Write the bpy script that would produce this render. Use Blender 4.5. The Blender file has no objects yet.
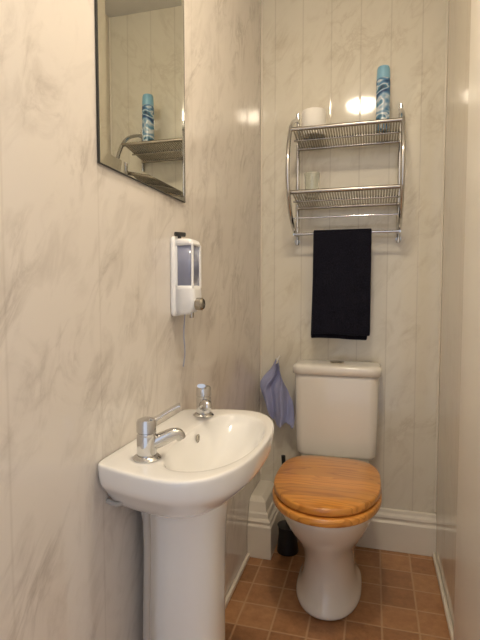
import bpy, bmesh, math, random
from mathutils import Vector, Matrix
random.seed(4)
S=bpy.context.scene
try:
    S.view_settings.view_transform='Standard'
except Exception: pass
pi=math.pi
XL,XR,YB,ZC=-.513,.275,2.2,2.5
YF=-.35
H=1.152

# ---------------- helpers ----------------
def link(o,parent=None):
    S.collection.objects.link(o)
    if parent: o.parent=parent
    return o
def empty(name):
    e=bpy.data.objects.new(name,None); e.empty_display_size=.05
    return link(e)
def mk(name,verts,faces,mat=None,parent=None,smooth=True,mods=None):
    me=bpy.data.meshes.new(name); me.from_pydata([tuple(v) for v in verts],[],faces)
    bm=bmesh.new(); bm.from_mesh(me); bmesh.ops.recalc_face_normals(bm,faces=bm.faces); bm.to_mesh(me); bm.free()
    if smooth:
        for p in me.polygons: p.use_smooth=True
    me.update()
    if mat: me.materials.append(mat)
    o=bpy.data.objects.new(name,me); link(o,parent)
    return o
def bevel(o,w=.003,seg=3,ang=35):
    m=o.modifiers.new('bev','BEVEL'); m.width=w; m.segments=seg; m.limit_method='ANGLE'; m.angle_limit=math.radians(ang)
    w=o.modifiers.new('wn','WEIGHTED_NORMAL'); w.keep_sharp=True
    return o
def subd(o,l=2):
    m=o.modifiers.new('sub','SUBSURF'); m.levels=l; m.render_levels=l; return o
def box(name,lo,hi,mat,parent=None,bev=0,smooth=True):
    x0,y0,z0=lo; x1,y1,z1=hi
    v=[(x0,y0,z0),(x1,y0,z0),(x1,y1,z0),(x0,y1,z0),(x0,y0,z1),(x1,y0,z1),(x1,y1,z1),(x0,y1,z1)]
    f=[(0,3,2,1),(4,5,6,7),(0,1,5,4),(1,2,6,5),(2,3,7,6),(3,0,4,7)]
    o=mk(name,v,f,mat,parent,smooth=bev>0)
    if bev: bevel(o,bev)
    return o
def loft(name,rings,mat,parent=None,cap0=True,cap1=True,sub=0,smooth=True):
    n=len(rings[0]); V=[];F=[]
    for r in rings: V+= [tuple(p) for p in r]
    for i in range(len(rings)-1):
        for j in range(n):
            a=i*n+j;b=i*n+(j+1)%n
            F.append((a,b,b+n,a+n))
    if cap0: F.append(tuple(range(n))[::-1])
    if cap1: F.append(tuple(range((len(rings)-1)*n,len(rings)*n)))
    o=mk(name,V,F,mat,parent,smooth)
    if sub: subd(o,sub)
    return o
def lathe(name,prof,c,mat,parent=None,n=40,sub=0,axis='Z',ang=35):
    rings=[]
    for r,h in prof:
        ring=[]
        for k in range(n):
            a=2*pi*k/n
            p=(r*math.cos(a),r*math.sin(a),h)
            if axis=='X': p=(p[2],p[0],p[1])
            if axis=='Y': p=(p[0],p[2],p[1])
            ring.append((c[0]+p[0],c[1]+p[1],c[2]+p[2]))
        rings.append(ring)
    o=loft(name,rings,mat,parent)
    m=o.modifiers.new('es','EDGE_SPLIT'); m.split_angle=math.radians(ang)
    return o
def cat(pts,sub=8):
    P=[Vector(p) for p in pts]; out=[]
    for i in range(len(P)-1):
        p0=P[max(i-1,0)];p1=P[i];p2=P[i+1];p3=P[min(i+2,len(P)-1)]
        for s in range(sub):
            t=s/sub
            out.append(.5*((2*p1)+(-p0+p2)*t+(2*p0-5*p1+4*p2-p3)*t*t+(-p0+3*p1-3*p2+p3)*t**3))
    out.append(P[-1]); return out
def tube_geo(pts,r,n=12,flat=1.0):
    P=[Vector(p) for p in pts]; rings=[]
    up=None
    for i,p in enumerate(P):
        d=(P[min(i+1,len(P)-1)]-P[max(i-1,0)]).normalized()
        if up is None:
            up=Vector((0,0,1)) if abs(d.z)<.9 else Vector((1,0,0))
        s=d.cross(up).normalized(); up=s.cross(d).normalized()
        rr=r[i] if isinstance(r,(list,tuple)) else r
        rings.append([p+rr*(math.cos(2*pi*k/n)*s+flat*math.sin(2*pi*k/n)*up) for k in range(n)])
    V=[v for q in rings for v in q];F=[]
    for i in range(len(rings)-1):
        for j in range(n):
            a=i*n+j;b=i*n+(j+1)%n;F.append((a,b,b+n,a+n))
    F.append(tuple(range(n))[::-1]);F.append(tuple(range((len(rings)-1)*n,len(rings)*n)))
    return V,F
def tubes(name,lst,mat,parent=None,n=12,flat=1.0):
    V=[];F=[]
    for pts,r in lst:
        v,f=tube_geo(pts,r,n,flat); o=len(V); V+=v; F+=[tuple(i+o for i in q) for q in f]
    o=mk(name,V,F,mat,parent)
    m=o.modifiers.new('es','EDGE_SPLIT'); m.split_angle=math.radians(50)
    return o

# ---------------- materials ----------------
def newmat(name):
    m=bpy.data.materials.new(name); m.use_nodes=True
    nt=m.node_tree; b=nt.nodes['Principled BSDF']; return m,nt,b
def simple(name,col,rough=.4,metal=0,coat=0,spec=.5,trans=0,ior=1.45,alpha=1,var=0.03,vs=20):
    m,nt,b=newmat(name)
    n=nt.nodes.new('ShaderNodeTexNoise'); n.inputs['Scale'].default_value=vs; n.inputs['Detail'].default_value=3
    tc=nt.nodes.new('ShaderNodeTexCoord'); nt.links.new(tc.outputs['Object'],n.inputs['Vector'])
    mx=nt.nodes.new('ShaderNodeMix'); mx.data_type='RGBA'
    mx.inputs[6].default_value=tuple(max(0,c*(1-var)) for c in col)+(1,)
    mx.inputs[7].default_value=tuple(min(1,c*(1+var)) for c in col)+(1,)
    nt.links.new(n.outputs['Fac'],mx.inputs[0]); nt.links.new(mx.outputs[2],b.inputs['Base Color'])
    b.inputs['Roughness'].default_value=rough; b.inputs['Metallic'].default_value=metal
    b.inputs['Coat Weight'].default_value=coat; b.inputs['Coat Roughness'].default_value=.05
    b.inputs['Specular IOR Level'].default_value=spec; b.inputs['Transmission Weight'].default_value=trans
    b.inputs['IOR'].default_value=ior; b.inputs['Alpha'].default_value=alpha
    return m
def N(nt,t,**k):
    n=nt.nodes.new(t)
    for a,v in k.items(): setattr(n,a,v)
    return n
def math_n(nt,op,a,b=None,c=None):
    n=N(nt,'ShaderNodeMath',operation=op)
    for i,v in enumerate((a,b,c)):
        if v is None: continue
        if isinstance(v,(int,float)): n.inputs[i].default_value=v
        else: nt.links.new(v,n.inputs[i])
    return n.outputs[0]
def ramp(nt,inp,stops):
    r=N(nt,'ShaderNodeValToRGB'); el=r.color_ramp.elements
    el[0].position=stops[0][0]; el[0].color=stops[0][1]
    el[1].position=stops[-1][0]; el[1].color=stops[-1][1]
    for p,c in stops[1:-1]:
        e=el.new(p); e.color=c
    nt.links.new(inp,r.inputs[0]); return r.outputs[0]
g=lambda v:(v,v,v,1)
def marble(name,base,dark,joint_w,off,seed=0,amount=1.0,rough=.07,jamt=.15):
    m,nt,b=newmat(name)
    geo=N(nt,'ShaderNodeNewGeometry'); sp=N(nt,'ShaderNodeSeparateXYZ'); nt.links.new(geo.outputs['Position'],sp.inputs[0])
    u=math_n(nt,'ADD',sp.outputs[0],sp.outputs[1]); v=sp.outputs[2]
    cb=N(nt,'ShaderNodeCombineXYZ'); nt.links.new(u,cb.inputs[0]); nt.links.new(v,cb.inputs[1]); cb.inputs[2].default_value=seed
    mp=N(nt,'ShaderNodeMapping'); mp.inputs['Rotation'].default_value=(0,0,math.radians(-62)); nt.links.new(cb.outputs[0],mp.inputs[0])
    mp2=N(nt,'ShaderNodeMapping'); mp2.inputs['Scale'].default_value=(4.6,9,1); nt.links.new(mp.outputs[0],mp2.inputs[0])
    n1=N(nt,'ShaderNodeTexNoise'); n1.inputs['Scale'].default_value=1; n1.inputs['Detail'].default_value=7; n1.inputs['Roughness'].default_value=.62; n1.inputs['Distortion'].default_value=1.2
    nt.links.new(mp2.outputs[0],n1.inputs['Vector'])
    d=math_n(nt,'SUBTRACT',n1.outputs['Fac'],.5); d=math_n(nt,'ABSOLUTE',d)
    vein=ramp(nt,d,[(0,g(1)),(.02,g(.55)),(.07,g(0))])
    n2=N(nt,'ShaderNodeTexNoise'); n2.inputs['Detail'].default_value=3
    nt.links.new(mp2.outputs[0],n2.inputs['Vector']); n2.inputs['Scale'].default_value=.75
    mask=ramp(nt,n2.outputs['Fac'],[(.46,g(0)),(.62,g(1))])
    vm=math_n(nt,'MULTIPLY',vein,mask)
    n3=N(nt,'ShaderNodeTexNoise'); n3.inputs['Scale'].default_value=1.5; n3.inputs['Detail'].default_value=6; n3.inputs['Roughness'].default_value=.6; n3.inputs['Distortion'].default_value=.9
    nt.links.new(mp2.outputs[0],n3.inputs['Vector'])
    cloud=ramp(nt,n3.outputs['Fac'],[(.50,g(0)),(.75,g(.5))])
    tot=math_n(nt,'ADD',math_n(nt,'MULTIPLY',vm,.55*amount),math_n(nt,'MULTIPLY',cloud,amount))
    tot=math_n(nt,'MINIMUM',tot,1)
    mx=N(nt,'ShaderNodeMix',data_type='RGBA'); mx.inputs[6].default_value=base+(1,); mx.inputs[7].default_value=dark+(1,)
    nt.links.new(tot,mx.inputs[0])
    q=math_n(nt,'ADD',u,off+10*joint_w); q=math_n(nt,'DIVIDE',q,joint_w); q=math_n(nt,'FRACT',q); q=math_n(nt,'SUBTRACT',q,.5); q=math_n(nt,'ABSOLUTE',q); q=math_n(nt,'MULTIPLY',q,joint_w)
    jl=ramp(nt,q,[(0,g(1)),(.0022,g(0))])
    mj=N(nt,'ShaderNodeMix',data_type='RGBA'); nt.links.new(math_n(nt,'MULTIPLY',jl,jamt),mj.inputs[0]); nt.links.new(mx.outputs[2],mj.inputs[6]); mj.inputs[7].default_value=(.3,.24,.17,1)
    nt.links.new(mj.outputs[2],b.inputs['Base Color'])
    b.inputs['Roughness'].default_value=rough; b.inputs['Specular IOR Level'].default_value=.6
    n4=N(nt,'ShaderNodeTexNoise'); n4.inputs['Scale'].default_value=4; nt.links.new(cb.outputs[0],n4.inputs['Vector'])
    hh=math_n(nt,'SUBTRACT',math_n(nt,'MULTIPLY',n4.outputs['Fac'],.10),math_n(nt,'MULTIPLY',jl,jamt*1.2))
    bp=N(nt,'ShaderNodeBump'); bp.inputs['Strength'].default_value=.18; bp.inputs['Distance'].default_value=.004
    nt.links.new(hh,bp.inputs['Height']); nt.links.new(bp.outputs[0],b.inputs['Normal'])
    return m
M_wallL=marble('pvc_marble_panel',(.75,.70,.64),(.45,.40,.35),.25,.06,0,.85,jamt=.14)
M_wallB=marble('pvc_marble_panel_back',(.78,.73,.61),(.55,.48,.36),.125,.06,3.3,.75,jamt=.25)
M_wallR=marble('pvc_marble_panel_right',(.78,.72,.61),(.58,.50,.38),.25,.10,7.1,.5)
M_ceil=simple('ceiling_paint',(.8,.78,.74),.7)
M_trim=simple('gloss_cream_paint',(.84,.78,.67),.3,var=.02)
M_frame=simple('gloss_white_door_frame',(.92,.88,.80),.25,var=.01)
M_cer=simple('white_ceramic',(.88,.87,.84),.10,coat=.6,var=.01)
M_cer2=simple('cream_ceramic',(.86,.83,.76),.12,coat=.5,var=.01)
M_chrome=simple('chrome',(.62,.62,.62),.09,metal=1,var=.02)
M_chromeD=simple('satin_chrome',(.44,.41,.36),.22,metal=1,var=.05)
M_black=simple('black_plastic',(.015,.015,.016),.4)
M_dark=simple('dark_edge',(.05,.05,.04),.4)
M_mirror=simple('mirror_glass',(.78,.80,.74),.01,metal=1,var=0)
M_white=simple('white_abs_plastic',(.86,.86,.86),.28,var=.01)
M_paper=simple('tissue_paper',(.93,.90,.84),.9,vs=60)
M_glass=simple('clear_glass',(.88,.92,.91),.02,trans=1,ior=1.5,var=0)
M_bag=simple('blue_plastic_film',(.42,.45,.70),.28,alpha=.78,var=.12,vs=25)
M_win=simple('smoky_blue_plastic',(.27,.29,.40),.12,coat=.5,var=.1)
M_cord=simple('blue_grey_cord',(.30,.32,.42),.5)
M_pipe=simple('grey_pipe',(.45,.43,.40),.35)

# towel
def towel_mat():
    m,nt,b=newmat('navy_black_terry_cloth')
    b.inputs['Roughness'].default_value=.95
    b.inputs['Sheen Weight'].default_value=.12; b.inputs['Sheen Tint'].default_value=(.5,.55,.8,1); b.inputs['Specular IOR Level'].default_value=.1
    tc=N(nt,'ShaderNodeTexCoord'); n=N(nt,'ShaderNodeTexNoise'); n.inputs['Scale'].default_value=260; nt.links.new(tc.outputs['Object'],n.inputs['Vector'])
    c=ramp(nt,n.outputs['Fac'],[(.3,(.003,.003,.006,1)),(.75,(.018,.018,.030,1))]); nt.links.new(c,b.inputs['Base Color'])
    bp=N(nt,'ShaderNodeBump'); bp.inputs['Strength'].default_value=.8; bp.inputs['Distance'].default_value=.003
    nt.links.new(n.outputs['Fac'],bp.inputs['Height']); nt.links.new(bp.outputs[0],b.inputs['Normal'])
    return m
M_towel=towel_mat()

def wood_mat():
    m,nt,b=newmat('varnished_pine')
    tc=N(nt,'ShaderNodeTexCoord')
    sp=N(nt,'ShaderNodeSeparateXYZ'); nt.links.new(tc.outputs['Object'],sp.inputs[0])
    pl=math_n(nt,'FLOOR',math_n(nt,'DIVIDE',sp.outputs[1],.085))
    off=math_n(nt,'MULTIPLY',pl,3.7)
    cb=N(nt,'ShaderNodeCombineXYZ'); nt.links.new(math_n(nt,'ADD',math_n(nt,'MULTIPLY',sp.outputs[0],1.3),off),cb.inputs[0])
    nt.links.new(math_n(nt,'MULTIPLY',sp.outputs[1],9),cb.inputs[1]); nt.links.new(math_n(nt,'MULTIPLY',sp.outputs[2],6),cb.inputs[2])
    n=N(nt,'ShaderNodeTexNoise'); n.inputs['Scale'].default_value=1.3; n.inputs['Detail'].default_value=2; n.inputs['Distortion'].default_value=.3
    nt.links.new(cb.outputs[0],n.inputs['Vector'])
    r=math_n(nt,'FRACT',math_n(nt,'MULTIPLY',n.outputs['Fac'],11))
    c=ramp(nt,r,[(0,(.76,.345,.07,1)),(.65,(.71,.30,.055,1)),(.9,(.55,.205,.032,1)),(1,(.72,.325,.065,1))])
    wn=N(nt,'ShaderNodeTexWhiteNoise'); wn.noise_dimensions='1D'; nt.links.new(pl,wn.inputs['W'])
    hs=N(nt,'ShaderNodeHueSaturation'); nt.links.new(c,hs.inputs['Color']); nt.links.new(math_n(nt,'ADD',math_n(nt,'MULTIPLY',wn.outputs['Value'],.2),.9),hs.inputs['Value'])
    nt.links.new(hs.outputs[0],b.inputs['Base Color'])
    b.inputs['Roughness'].default_value=.28; b.inputs['Coat Weight'].default_value=.5; b.inputs['Coat Roughness'].default_value=.15
    return m
M_wood=wood_mat()

def floor_mat():
    m,nt,b=newmat('brown_vinyl_tile')
    geo=N(nt,'ShaderNodeNewGeometry'); sp=N(nt,'ShaderNodeSeparateXYZ'); nt.links.new(geo.outputs['Position'],sp.inputs[0])
    T=.122
    fx=math_n(nt,'DIVIDE',math_n(nt,'ADD',sp.outputs[0],2.03),T); fy=math_n(nt,'DIVIDE',math_n(nt,'ADD',sp.outputs[1],2.0),T)
    def edge(f):
        e=math_n(nt,'FRACT',f); e=math_n(nt,'SUBTRACT',e,.5); return math_n(nt,'ABSOLUTE',e)
    e=math_n(nt,'MAXIMUM',edge(fx),edge(fy))
    gr=ramp(nt,e,[(.462,g(0)),(.482,g(1))])
    cb=N(nt,'ShaderNodeCombineXYZ'); nt.links.new(math_n(nt,'FLOOR',fx),cb.inputs[0]); nt.links.new(math_n(nt,'FLOOR',fy),cb.inputs[1])
    wn=N(nt,'ShaderNodeTexWhiteNoise'); wn.noise_dimensions='3D'; nt.links.new(cb.outputs[0],wn.inputs['Vector'])
    n=N(nt,'ShaderNodeTexNoise'); n.inputs['Scale'].default_value=30; n.inputs['Detail'].default_value=7; n.inputs['Roughness'].default_value=.68; nt.links.new(geo.outputs['Position'],n.inputs['Vector'])
    mixv=math_n(nt,'ADD',math_n(nt,'MULTIPLY',wn.outputs['Value'],.32),math_n(nt,'MULTIPLY',n.outputs['Fac'],.8))
    c=ramp(nt,mixv,[(.3,(.28,.13,.055,1)),(.55,(.42,.205,.09,1)),(.8,(.54,.29,.135,1))])
    mx=N(nt,'ShaderNodeMix',data_type='RGBA'); nt.links.new(math_n(nt,'MULTIPLY',gr,.8),mx.inputs[0]); nt.links.new(c,mx.inputs[6]); mx.inputs[7].default_value=(.58,.37,.21,1)
    nt.links.new(mx.outputs[2],b.inputs['Base Color'])
    b.inputs['Roughness'].default_value=.33
    bp=N(nt,'ShaderNodeBump'); bp.inputs['Strength'].default_value=.5; bp.inputs['Distance'].default_value=.0015; bp.invert=True
    nt.links.new(gr,bp.inputs['Height']); nt.links.new(bp.outputs[0],b.inputs['Normal'])
    return m
M_floor=floor_mat()

# ---------------- room ----------------
box('floor',(XL-.1,YF,-.08),(XR+.1,YB+.1,0),M_floor)
box('ceiling',(XL-.1,YF,ZC),(XR+.1,YB+.1,ZC+.08),M_ceil)
box('wall_left',(XL-.1,YF,0),(XL,YB+.1,ZC),M_wallL)
box('wall_back',(XL,YB,0),(XR,YB+.1,ZC),M_wallB)
box('wall_right',(XR,YF,0),(XR+.1,YB+.1,ZC),M_wallR)
box('trim_1',(XR-.016,1.42,0),(XR,1.59,ZC),M_frame,bev=.005)
box('trim_2',(XR-.032,YF,0),(XR,1.42,ZC),M_frame,bev=.006)
box('trim_3',(XL,YB-.008,.28),(XL+.008,YB,ZC),M_trim,bev=.003)
box('trim_4',(XR-.008,YB-.008,.19),(XR,YB,ZC),M_trim,bev=.003)
def profile_x(name,prof,x0,x1,mat):
    V=[(x0,y,z) for y,z in prof]+[(x1,y,z) for y,z in prof]; n=len(prof)
    F=[(i,(i+1)%n,n+(i+1)%n,n+i) for i in range(n)]+[tuple(range(n))[::-1],tuple(range(n,2*n))]
    o=mk(name,V,F,mat,None,smooth=False); bevel(o,.0015,2); return o
y=YB
profile_x('baseboard_back',[(y,0),(y-.028,0),(y-.028,.125),(y-.02,.133),(y-.02,.14),(y-.024,.147),(y-.021,.158),(y-.012,.165),(y-.010,.178),(y,.182)],XL+.105,XR,M_trim)
box('baseboard_right',(XR-.014,1.59,0),(XR,YB-.028,.022),M_trim,bev=.006)
box('baseboard_left',(XL,YF,0),(XL+.014,1.955,.022),M_trim,bev=.006)
bx=empty('pipe_boxing')
yb=1.955
def ringbox(x1,y0,z): return [(XL+.001,y0,z),(x1,y0,z),(x1,YB-.001,z),(XL+.001,YB-.001,z)]
o=loft('boxing_body',[ringbox(-.408,yb,.001),ringbox(-.408,yb,.14),ringbox(-.416,yb+.008,.148),ringbox(-.412,yb+.004,.16),ringbox(-.422,yb+.014,.172),ringbox(-.426,yb+.018,.19),ringbox(-.432,yb+.024,.196),ringbox(-.440,yb+.035,.235),ringbox(-.46,yb+.06,.25)],M_trim,bx,smooth=False); bevel(o,.002,2)

# ---------------- ceiling lamp ----------------
lamp=empty('ceiling_lamp')
def emis(name,col,s):
    m=bpy.data.materials.new(name); m.use_nodes=True; nt=m.node_tree; nt.nodes.clear()
    e=N(nt,'ShaderNodeEmission'); e.inputs[0].default_value=col+(1,); e.inputs[1].default_value=s
    o=N(nt,'ShaderNodeOutputMaterial'); nt.links.new(e.outputs[0],o.inputs[0]); return m
M_em=emis('lamp_glow',(1,.85,.65),124)
lx,ly=-.11,.80
lathe('lamp_base',[(.105,0),(.115,.0),(.115,-.02),(.10,-.024)],(lx,ly,ZC),M_white,lamp)
lathe('lamp_diffuser',[(.095,-.022),(.094,-.035),(.083,-.05),(.055,-.062),(.02,-.067),(.001,-.068)],(lx,ly,ZC),M_em,lamp,ang=80)

# ---------------- mirror ----------------
mir=empty('bevelled_mirror')
y0,y1,z0,z1=.826,1.255,1.396,2.02
xm=XL+.0006
box('mirror_backing',(xm,y0,z0),(xm+.0045,y1,z1),M_dark,mir)
bw=.024
def rr(ins,x): return [(x,y0+ins,z0+ins),(x,y1-ins,z0+ins),(x,y1-ins,z1-ins),(x,y0+ins,z1-ins)]
V=rr(.0006,xm+.0055)+rr(bw,xm+.0080)+rr(.0006,xm+.0046)
F=[(0,1,5,4),(1,2,6,5),(2,3,7,6),(3,0,4,7),(4,5,6,7),(0,1,9,8),(1,2,10,9),(2,3,11,10),(3,0,8,11),(8,9,10,11)]
mk('mirror_glass_pane',V,F,M_mirror,mir,smooth=False)
def frame_tube(ins,x,r,name,mat):
    P=rr(ins,x); tubes(name,[((P[i],P[(i+1)%4]),r) for i in range(4)],mat,mir,n=6)
frame_tube(0,xm+.005,.0012,'mirror_edge',M_dark)

# ---------------- soap dispenser ----------------
sd=empty('soap_dispenser')
def rrect(cy,cz,w,h,r,x,n=6):
    out=[]
    for (sy,sz,a0) in ((1,1,0),(-1,1,90),(-1,-1,180),(1,-1,270)):
        for k in range(n+1):
            a=math.radians(a0+90*k/n)
            out.append((x,cy+sy*(w/2-r)+r*math.cos(a),cz+sz*(h/2-r)+r*math.sin(a)))
    return out
cy,cz=1.200,1.190
loft('back_plate',[rrect(cy,cz,.074,.205,.012,XL+.0008),rrect(cy,cz,.078,.209,.012,XL+.004),rrect(cy,cz,.078,.209,.012,XL+.009),rrect(cy,cz,.070,.2,.012,XL+.013)],M_white,sd)
def hr(z,dep,w,x0=XL+.011):
    n=8;out=[(x0,cy-w/2,z)]
    r=.012
    for k in range(n+1):
        a=-pi/2+ (pi/2)*k/n; out.append((x0+dep-r+r*math.cos(a),cy-w/2+r+r*math.sin(a),z))
    for k in range(n+1):
        a=(pi/2)*k/n; out.append((x0+dep-r+r*math.cos(a),cy+w/2-r+r*math.sin(a),z))
    out.append((x0,cy+w/2,z)); return out
loft('housing_top',[hr(1.288,.038,.056),hr(1.284,.047,.064),hr(1.276,.050,.066),hr(1.27,.050,.066)],M_white,sd)
loft('reservoir_window',[hr(1.271,.048,.062),hr(1.165,.048,.062)],M_win,sd)
loft('housing_bottom',[hr(1.166,.050,.066),hr(1.155,.052,.066),hr(1.13,.054,.066),hr(1.11,.052,.062),hr(1.098,.044,.052),hr(1.090,.03,.04)],M_white,sd)
for sgn,nm in ((-1,'near'),(1,'far')):
    ys=cy+sgn*.033
    a,b=sorted((ys,ys-sgn*.006))
    box('frame_rear_'+nm,(XL+.010,a,1.16),(XL+.018,b,1.275),M_white,sd,bev=.002)
    box('frame_front_'+nm,(XL+.0555,a+(.002 if sgn<0 else -.004),1.16),(XL+.0615,b+(.002 if sgn<0 else 0),1.275),M_white,sd,bev=.002)
lathe('push_button',[(.016,0),(.0165,.004),(.0165,.016),(.013,.020),(.001,.021)],(XL+.063,cy-.012,1.118),M_chromeD,sd,axis='X')
tubes('nozzle',[(((XL+.045,cy,1.10),(XL+.045,cy,1.081)),.006)],M_chromeD,sd)
tubes('hanging_cord',[(cat([(XL+.030,cy-.01,1.095),(XL+.026,cy-.01,1.04),(XL+.028,cy-.008,.99),(XL+.024,cy-.01,.95)]),.0018)],M_cord,sd,n=8)
tubes('lock_key',[(((XL+.02,cy-.02,1.288),(XL+.02,cy-.02,1.298)),.005),(((XL+.012,cy-.030,1.300),(XL+.030,cy-.008,1.300)),.006)],M_black,sd)

# ---------------- pedestal basin ----------------
bas=empty('pedestal_basin')
BX,BY=-.350,1.020
def outline(s,z,n=96,axf=.128,ay=.264):
    axb=(BX-XL-.0015)
    out=[]
    for k in range(n):
        t=2*pi*k/n
        if t>pi: tt=2*pi-t; sg=-1
        else: tt=t; sg=1
        deg=math.degrees(tt)
        if deg<=90:
            c=math.cos(tt); q=math.sin(tt)
            x=BX+axf*s*c**.88; yy=ay*s*q**.82
        elif deg<=140:
            f=(deg-90)/50
            x=BX-axb*(1 if s>.9 else s/.9)*f; yy=ay*s*(1-.16*f**1.5)
        else:
            f=(deg-140)/40
            x=BX-axb*(1 if s>.9 else s/.9); yy=ay*s*.84*(1-f)
        out.append((max(x,XL+.0015),BY+sg*yy,z))
    return out
def under(s,z,m):
    cxp,cyp=-.41,1.01
    return [(max(XL+.0015,(1-m)*x+m*(cxp+(x-BX)*1.0)),(1-m)*yv+m*(cyp+(yv-BY)*.8),zz) for x,yv,zz in outline(s,z)]
rings=[under(.42,.672,1),under(.58,.688,.8),under(.74,.710,.5),under(.83,.738,.2),outline(.91,.763),outline(.955,.773),outline(.983,.786),outline(1.0,.812),outline(.998,.818),outline(.987,.8207),outline(.957,.821)]
def bowl(s,z,dx=0,n=96):
    out=[]
    for k in range(n):
        t=2*pi*k/n;c=math.cos(t);q=math.sin(t)
        if c>=0: x=.106*s*abs(c)**.9
        else: x=-.072*s*abs(c)**.8
        yy=.205*s*math.copysign(abs(q)**.9,q)
        out.append((-.346+dx+x,BY+yy,z))
    return out
for s,z,dx in ((1.06,.8205,0),(1.02,.819,0),(.99,.815,0),(.96,.805,0),(.89,.790,0),(.79,.773,0),(.67,.757,-.002),(.50,.742,-.005),(.3,.732,-.01),(.12,.728,-.012)):
    rings.append(bowl(s,z,dx))
o=loft('basin_bowl',rings,M_cer,bas)
subd(o,1)
lathe('waste_ring',[(.021,0),(.022,.003),(.016,.004),(.015,.001),(.001,.001)],(-.358,1.02,.7295),M_chrome,bas)
lathe('overflow_ring',[(.010,0),(.011,.003),(.007,.004),(.006,.002),(.001,.002)],(-.409,1.08,.794),M_chromeD,bas,axis='X')
def pr(ax,ay,z,cx=-.41,cyp=1.005,n=48):
    out=[]
    for k in range(n):
        t=2*pi*k/n;c=math.cos(t);q=math.sin(t)
        e=.75
        out.append((max(cx+ax*math.copysign(abs(c)**e,c),XL+.016),cyp+ay*math.copysign(abs(q)**e,q),z))
    return out
loft('pedestal',[pr(.10,.105,.001),pr(.102,.108,.02),pr(.096,.10,.045),pr(.090,.091,.09),pr(.088,.087,.2),pr(.087,.086,.4),pr(.088,.087,.55),pr(.092,.090,.64),pr(.098,.098,.685),pr(.098,.098,.71)],M_cer,bas)
tubes('supply_pipe',[(cat([(-.44,.87,.80),(-.44,.87,.70),(-.445,.88,.6),(-.455,.89,.35),(-.455,.89,.03)]),.0075),(((-.44,.87,.765),(-.44,.87,.735)),.014)],M_pipe,bas)
tubes('wall_bracket',[(cat([(-.512,.84,.73),(-.49,.84,.725),(-.475,.84,.735),(-.47,.84,.758)]),.005)],M_pipe,bas)

# taps
def tap(name,px,py,ang,lang,lup):
    t=empty(name); z0=.8208
    lathe('tap_flange',[(.0265,0),(.0275,.003),(.024,.007),(.021,.009),(.001,.009)],(px,py,z0),M_chrome,t)
    lathe('tap_body',[(.0185,.008),(.0195,.012),(.0195,.048),(.0180,.050),(.0180,.053),(.0198,.055),(.0198,.074),(.0175,.079),(.010,.082),(.001,.083)],(px,py,z0),M_chrome,t)
    d=Vector((math.cos(ang),math.sin(ang),0)); c=Vector((px,py,z0))
    pts=cat([c+d*.008+Vector((0,0,.028)),c+d*.032+Vector((0,0,.038)),c+d*.052+Vector((0,0,.045)),c+d*.063+Vector((0,0,.044)),c+d*.069+Vector((0,0,.035))],6)
    n=len(pts)
    tubes('tap_spout',[(pts,[.015-.005*i/(n-1) for i in range(n)])],M_chrome,t,n=16)
    d2=Vector((math.cos(lang),math.sin(lang),0))
    pts=cat([c+d2*.004+Vector((0,0,.074)),c+d2*.022+Vector((0,0,.080)),c+d2*.042+Vector((0,0,.082+lup*.5)),c+d2*.062+Vector((0,0,.082+lup)),c+d2*.066+Vector((0,0,.083+lup))],6); n=len(pts)
    tubes('tap_lever',[(pts,[.011-.003*math.sin(pi*i/(n-1)) for i in range(n)])],M_chrome,t,n=14,flat=.5)
    return t
tap('pillar_tap',-.428,.850,math.radians(32),math.radians(36),.018)
tap('pillar_tap',-.432,1.19,math.radians(-62),math.radians(-75),.010)

# ---------------- toilet ----------------
toi=empty('close_coupled_toilet')
CX=-.152
def egg(hw,yf,yb_,z,n=64,eb=.6,cx=CX,ym=None,ef=.95):
    ym=ym if ym is not None else yf+(yb_-yf)*.52
    out=[]
    for k in range(n):
        t=2*pi*k/n;c=math.cos(t);q=math.sin(t)
        if q<0: yy=ym-(ym-yf)*abs(q)**ef; xx=hw*math.copysign(abs(c)**.95,c)
        else: yy=ym+(yb_-ym)*abs(q)**eb*1.0; xx=hw*math.copysign(abs(c)**eb,c)
        out.append((cx+xx,yy,z))
    return out
rg=[egg(.116,1.635,2.02,.001),egg(.124,1.627,2.03,.006),egg(.124,1.627,2.03,.02),egg(.114,1.638,2.02,.032),egg(.101,1.656,2.01,.06),egg(.094,1.668,2.01,.11),egg(.093,1.664,2.02,.16),egg(.102,1.64,2.03,.21),egg(.124,1.595,2.05,.26),egg(.150,1.54,2.06,.31),egg(.168,1.50,2.07,.36),egg(.177,1.475,2.08,.395),egg(.179,1.466,2.08,.412),egg(.177,1.468,2.08,.421),egg(.169,1.476,2.07,.424)]
o=loft('pan',rg,M_cer2,toi,sub=1)
def rb(x0,x1,ya,yb_,z,r=.03,n=6):
    out=[]
    for (cx_,cy_,a0) in ((x1-r,yb_-r,0),(x0+r,yb_-r,90),(x0+r,ya+r,180),(x1-r,ya+r,270)):
        for k in range(n+1):
            a=math.radians(a0+90*k/n); out.append((cx_+r*math.cos(a),cy_+r*math.sin(a),z))
    return out
CC=-.150
loft('pan_shelf',[rb(CC-.10,CC+.10,1.93,2.17,.34),rb(CC-.13,CC+.13,1.93,2.18,.38),rb(CC-.14,CC+.14,1.93,2.18,.42),rb(CC-.14,CC+.14,1.93,2.18,.445)],M_cer2,toi)
cr=[rb(CC-.160,CC+.160,2.045,2.192,.446,.03),rb(CC-.168,CC+.168,2.038,2.194,.458,.034),rb(CC-.171,CC+.171,2.034,2.194,.52,.036),rb(CC-.175,CC+.175,2.026,2.194,.78,.036),rb(CC-.175,CC+.175,2.026,2.194,.797,.036)]
loft('cistern_body',cr,M_cer2,toi)
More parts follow.
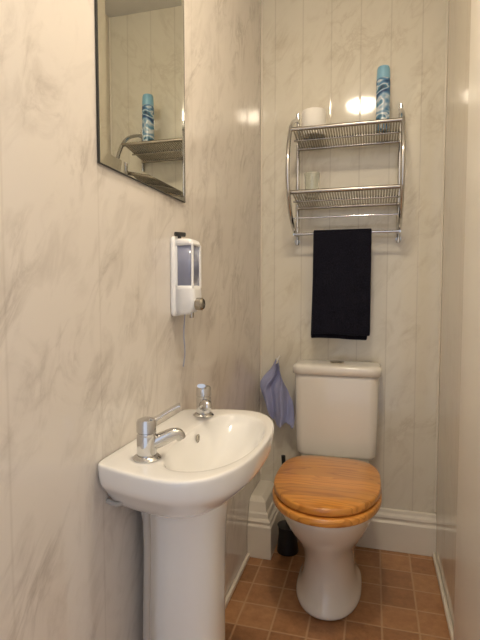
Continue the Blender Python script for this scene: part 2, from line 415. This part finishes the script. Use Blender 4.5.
loft('cistern_lid',[rb(CC-.176,CC+.176,2.024,2.195,.7972,.036),rb(CC-.184,CC+.184,2.016,2.196,.801,.040),rb(CC-.185,CC+.185,2.015,2.196,.828,.040),rb(CC-.182,CC+.182,2.018,2.195,.836,.040),rb(CC-.17,CC+.17,2.03,2.185,.840,.036),rb(CC-.10,CC+.10,2.06,2.16,.842,.03)],M_cer2,toi)
lathe('flush_button',[(.030,0),(.031,.003),(.028,.006),(.022,.007),(.021,.005),(.018,.008),(.001,.0085)],(CC,2.105,.842),M_chromeD,toi)
def slab(name,hw,yf,yb_,z,th,rise=0):
    r=.006
    rs=[egg(hw-r,yf+r,yb_-r,z),egg(hw-.002,yf+.002,yb_-.002,z+.002),egg(hw,yf,yb_,z+r),egg(hw,yf,yb_,z+th-r),egg(hw-.002,yf+.002,yb_-.002,z+th-.002),egg(hw-r,yf+r,yb_-r,z+th),egg(hw*.75,yf+.06,yb_-.05,z+th+rise*.7),egg(hw*.3,yf+.16,yb_-.15,z+th+rise)]
    return loft(name,rs,M_wood,toi)
s1=slab('wooden_seat',.189,1.446,1.930,.4265,.026)
s2=slab('wooden_lid',.186,1.458,1.945,.4565,.026,.008)
for sx in (-1,1):
    tubes('hinge_%s'%('l' if sx<0 else 'r'),[(((CX+sx*.07-.02,1.960,.462),(CX+sx*.07+.02,1.960,.462)),.009),(((CX+sx*.07,1.962,.456),(CX+sx*.07,1.962,.4455)),.012)],M_chrome,toi)
tubes('hinge_bar',[(((CX-.09,1.960,.462),(CX+.09,1.960,.462)),.004)],M_chrome,toi)

# ---------------- toilet brush ----------------
tb=empty('toilet_brush')
bxp,byp=-.352,2.05
lathe('brush_holder',[(.046,.001),(.048,.006),(.045,.03),(.040,.08),(.042,.115),(.046,.12),(.040,.121),(.030,.122),(.001,.123)],(bxp,byp,0),M_black,tb)
tubes('brush_handle',[(((bxp,byp,.12),(bxp-.014,byp,.30)),.006),(((bxp-.014,byp,.30),(bxp-.022,byp,.43)),.009)],M_black,tb)

# ---------------- blue bag ----------------
def bag():
    rows=[(.840,-.428,-.412),(.80,-.442,-.396),(.765,-.475,-.380),(.735,-.505,-.368),(.70,-.492,-.358),(.66,-.474,-.348),(.61,-.458,-.340),(.570,-.450,-.334),(.550,-.435,-.342)]
    V=[];F=[];n=20
    for i,(z,a,b_) in enumerate(rows):
        for j in range(n+1):
            f=j/n
            yy=2.13+.016*math.sin(f*11+i*.9)+.010*math.sin(f*23+i*1.7)+.02*(i/8)*math.sin(f*pi)*-1
            V.append((a+(b_-a)*f,yy,z+.010*math.sin(f*9+i)-.035*f*(1 if 0<i<5 else .2)))
    for i in range(len(rows)-1):
        for j in range(n):
            a=i*(n+1)+j;F.append((a,a+1,a+n+2,a+n+1))
    o=mk('bag_film',V,F,M_bag,None)
    m=o.modifiers.new('sol','SOLIDIFY');m.thickness=.0012
    subd(o,2); return o
b_=empty('hanging_plastic_bag'); o=bag(); o.parent=b_
tubes('bag_hook',[(cat([(-.420,2.199,.848),(-.420,2.165,.846),(-.420,2.135,.836),(-.420,2.128,.849)]),.003)],M_white,b_)

# ---------------- wall shelf ----------------
sh=empty('chrome_wall_shelf')
xa,xb=-.340,.096
L=[]
for x in (xa,xb):
    L.append((((x,2.188,1.36),(x,2.188,1.94)),.0085))
    arc=cat([(x,2.188,1.905),(x,2.12,1.89),(x,2.02,1.84),(x,1.95,1.75),(x,1.925,1.65),(x,1.945,1.55),(x,2.01,1.465),(x,2.10,1.415),(x,2.188,1.40)],6)
    L.append((arc,.0085))
tubes('side_frames',L,M_chrome,sh)
def shelf(name,z,yf,zb):
    ym=(yf+2.178)/2; zm=(z+zb)/2
    L=[(((xa,yf,z),(xb,yf,z)),.0085),(((xa,2.178,zb),(xb,2.178,zb)),.0075),(((xa,ym,zm-.004),(xb,ym,zm-.004)),.004)]
    n=40
    for i in range(n):
        x=xa+.012+(xb-xa-.024)*i/(n-1)
        L.append((((x,yf,z+.001),(x,2.178,zb+.001)),.0036))
    tubes(name,L,M_chromeD,sh,n=8)
shelf('upper_rack',1.808,1.985,1.782)
shelf('lower_rack',1.552,1.965,1.522)
tubes('towel_rail',[(((xa,2.10,1.398),(xb,2.10,1.398)),.006),(((xa,2.10,1.398),(xa,2.188,1.398)),.006),(((xb,2.10,1.398),(xb,2.188,1.398)),.006)],M_chrome,sh)
tubes('front_rail',[(((xa,2.03,1.457),(xb,2.03,1.457)),.0035)],M_chrome,sh)
tubes('wall_fixings',[(((x,2.2,z),(x,2.185,z)),.011) for x in (xa,xb) for z in (1.375,1.925)],M_chrome,sh)

# ---------------- towel ----------------
def towel():
    x0,x1=-.256,-.014
    path=[]
    R=.0125; zc=1.398
    zs=[.965+ (zc-.965)*i/16 for i in range(17)]
    for z in zs: path.append((2.10-R,z,0))
    for k in range(1,8):
        a=pi-pi*k/8; path.append((2.10+R*math.cos(a),zc+R*math.sin(a),.5))
    for z in reversed([.943+(zc-.943)*i/16 for i in range(17)]): path.append((2.10+R,z,1))
    V=[];F=[];n=30
    for i,(yy,z,sd_) in enumerate(path):
        for j in range(n+1):
            f=j/n; drop=max(0,min(1,(1.38-z)/.43))
            wav=.007*math.sin(f*7+.6+sd_)*drop+.0035*math.sin(f*17+z*6)*drop
            xl=x0-(.012*drop if sd_==1 else .002*drop); xr=x1-(.012*drop if sd_==1 else 0)
            off=-.007*drop if sd_==0 else .007*drop
            V.append((xl+(xr-xl)*f,yy+wav+off,z+(.003*math.sin(f*5) if drop>.9 else 0)))
    for i in range(len(path)-1):
        for j in range(n):
            a=i*(n+1)+j;F.append((a,a+1,a+n+2,a+n+1))
    o=mk('hand_towel',V,F,M_towel)
    m=o.modifiers.new('sol','SOLIDIFY');m.thickness=.006;m.offset=0
    subd(o,1)
towel()

# ---------------- items on shelf ----------------
zt=1.803
tr=empty('toilet_roll')
lathe('roll',[(.020,.002),(.049,.001),(.0515,.006),(.0515,.101),(.049,.106),(.020,.106),(.019,.103),(.019,.005)],(-.258,2.09,zt),M_paper,tr,n=48)
tb2=empty('glass_tumbler')
zt2=1.5455
lathe('tumbler_body',[(.001,.001),(.026,.001),(.028,.008),(.033,.103),(.032,.105),(.030,.104),(.0250,.016),(.001,.014)],(-.262,2.08,zt2),M_glass,tb2,n=40)

can=empty('air_freshener_can')
def can_mat():
    m,nt,b=newmat('printed_can_label')
    tc=N(nt,'ShaderNodeNewGeometry')
    n=N(nt,'ShaderNodeTexNoise'); n.inputs['Scale'].default_value=13; n.inputs['Distortion'].default_value=1.2; n.inputs['Detail'].default_value=1
    mp=N(nt,'ShaderNodeMapping'); mp.inputs['Scale'].default_value=(1,1,1.6); mp.inputs['Rotation'].default_value=(0,.6,0)
    nt.links.new(tc.outputs['Position'],mp.inputs[0]); nt.links.new(mp.outputs[0],n.inputs['Vector'])
    c=ramp(nt,n.outputs['Fac'],[(.34,(.02,.05,.15,1)),(.44,(.08,.22,.40,1)),(.50,(.30,.45,.58,1)),(.54,(.74,.78,.80,1)),(.60,(.12,.30,.45,1)),(.70,(.02,.05,.10,1))])
    nt.links.new(c,b.inputs['Base Color']); b.inputs['Roughness'].default_value=.25
    return m
M_can=can_mat(); M_cap=simple('cyan_cap_plastic',(.25,.50,.66),.3)
cc=(.022,2.10,zt)
lathe('can_body',[(.026,.001),(.028,.004),(.028,.008),(.0275,.012),(.0275,.200),(.026,.208),(.024,.212)],cc,M_can,can)
lathe('can_cap',[(.0265,.210),(.0270,.214),(.0255,.248),(.022,.258),(.012,.261),(.001,.2615)],cc,M_cap,can)

# ---------------- lights ----------------
w=bpy.data.worlds.new('world'); S.world=w; w.use_nodes=True
bg=w.node_tree.nodes['Background']; bg.inputs[0].default_value=(.84,.88,1,1); bg.inputs[1].default_value=1.0

# ---------------- camera ----------------
cam=bpy.data.cameras.new('camera'); co=bpy.data.objects.new('camera',cam); link(co)
yaw=math.radians(15.57); pit=math.radians(3.45)
F_=Vector((-math.sin(yaw)*math.cos(pit),math.cos(yaw)*math.cos(pit),-math.sin(pit)))
co.location=(0,0,H); co.rotation_euler=F_.to_track_quat('-Z','Y').to_euler()
cam.sensor_fit='VERTICAL'; cam.sensor_height=36; cam.lens=36*481/640; cam.clip_start=.01
S.camera=co
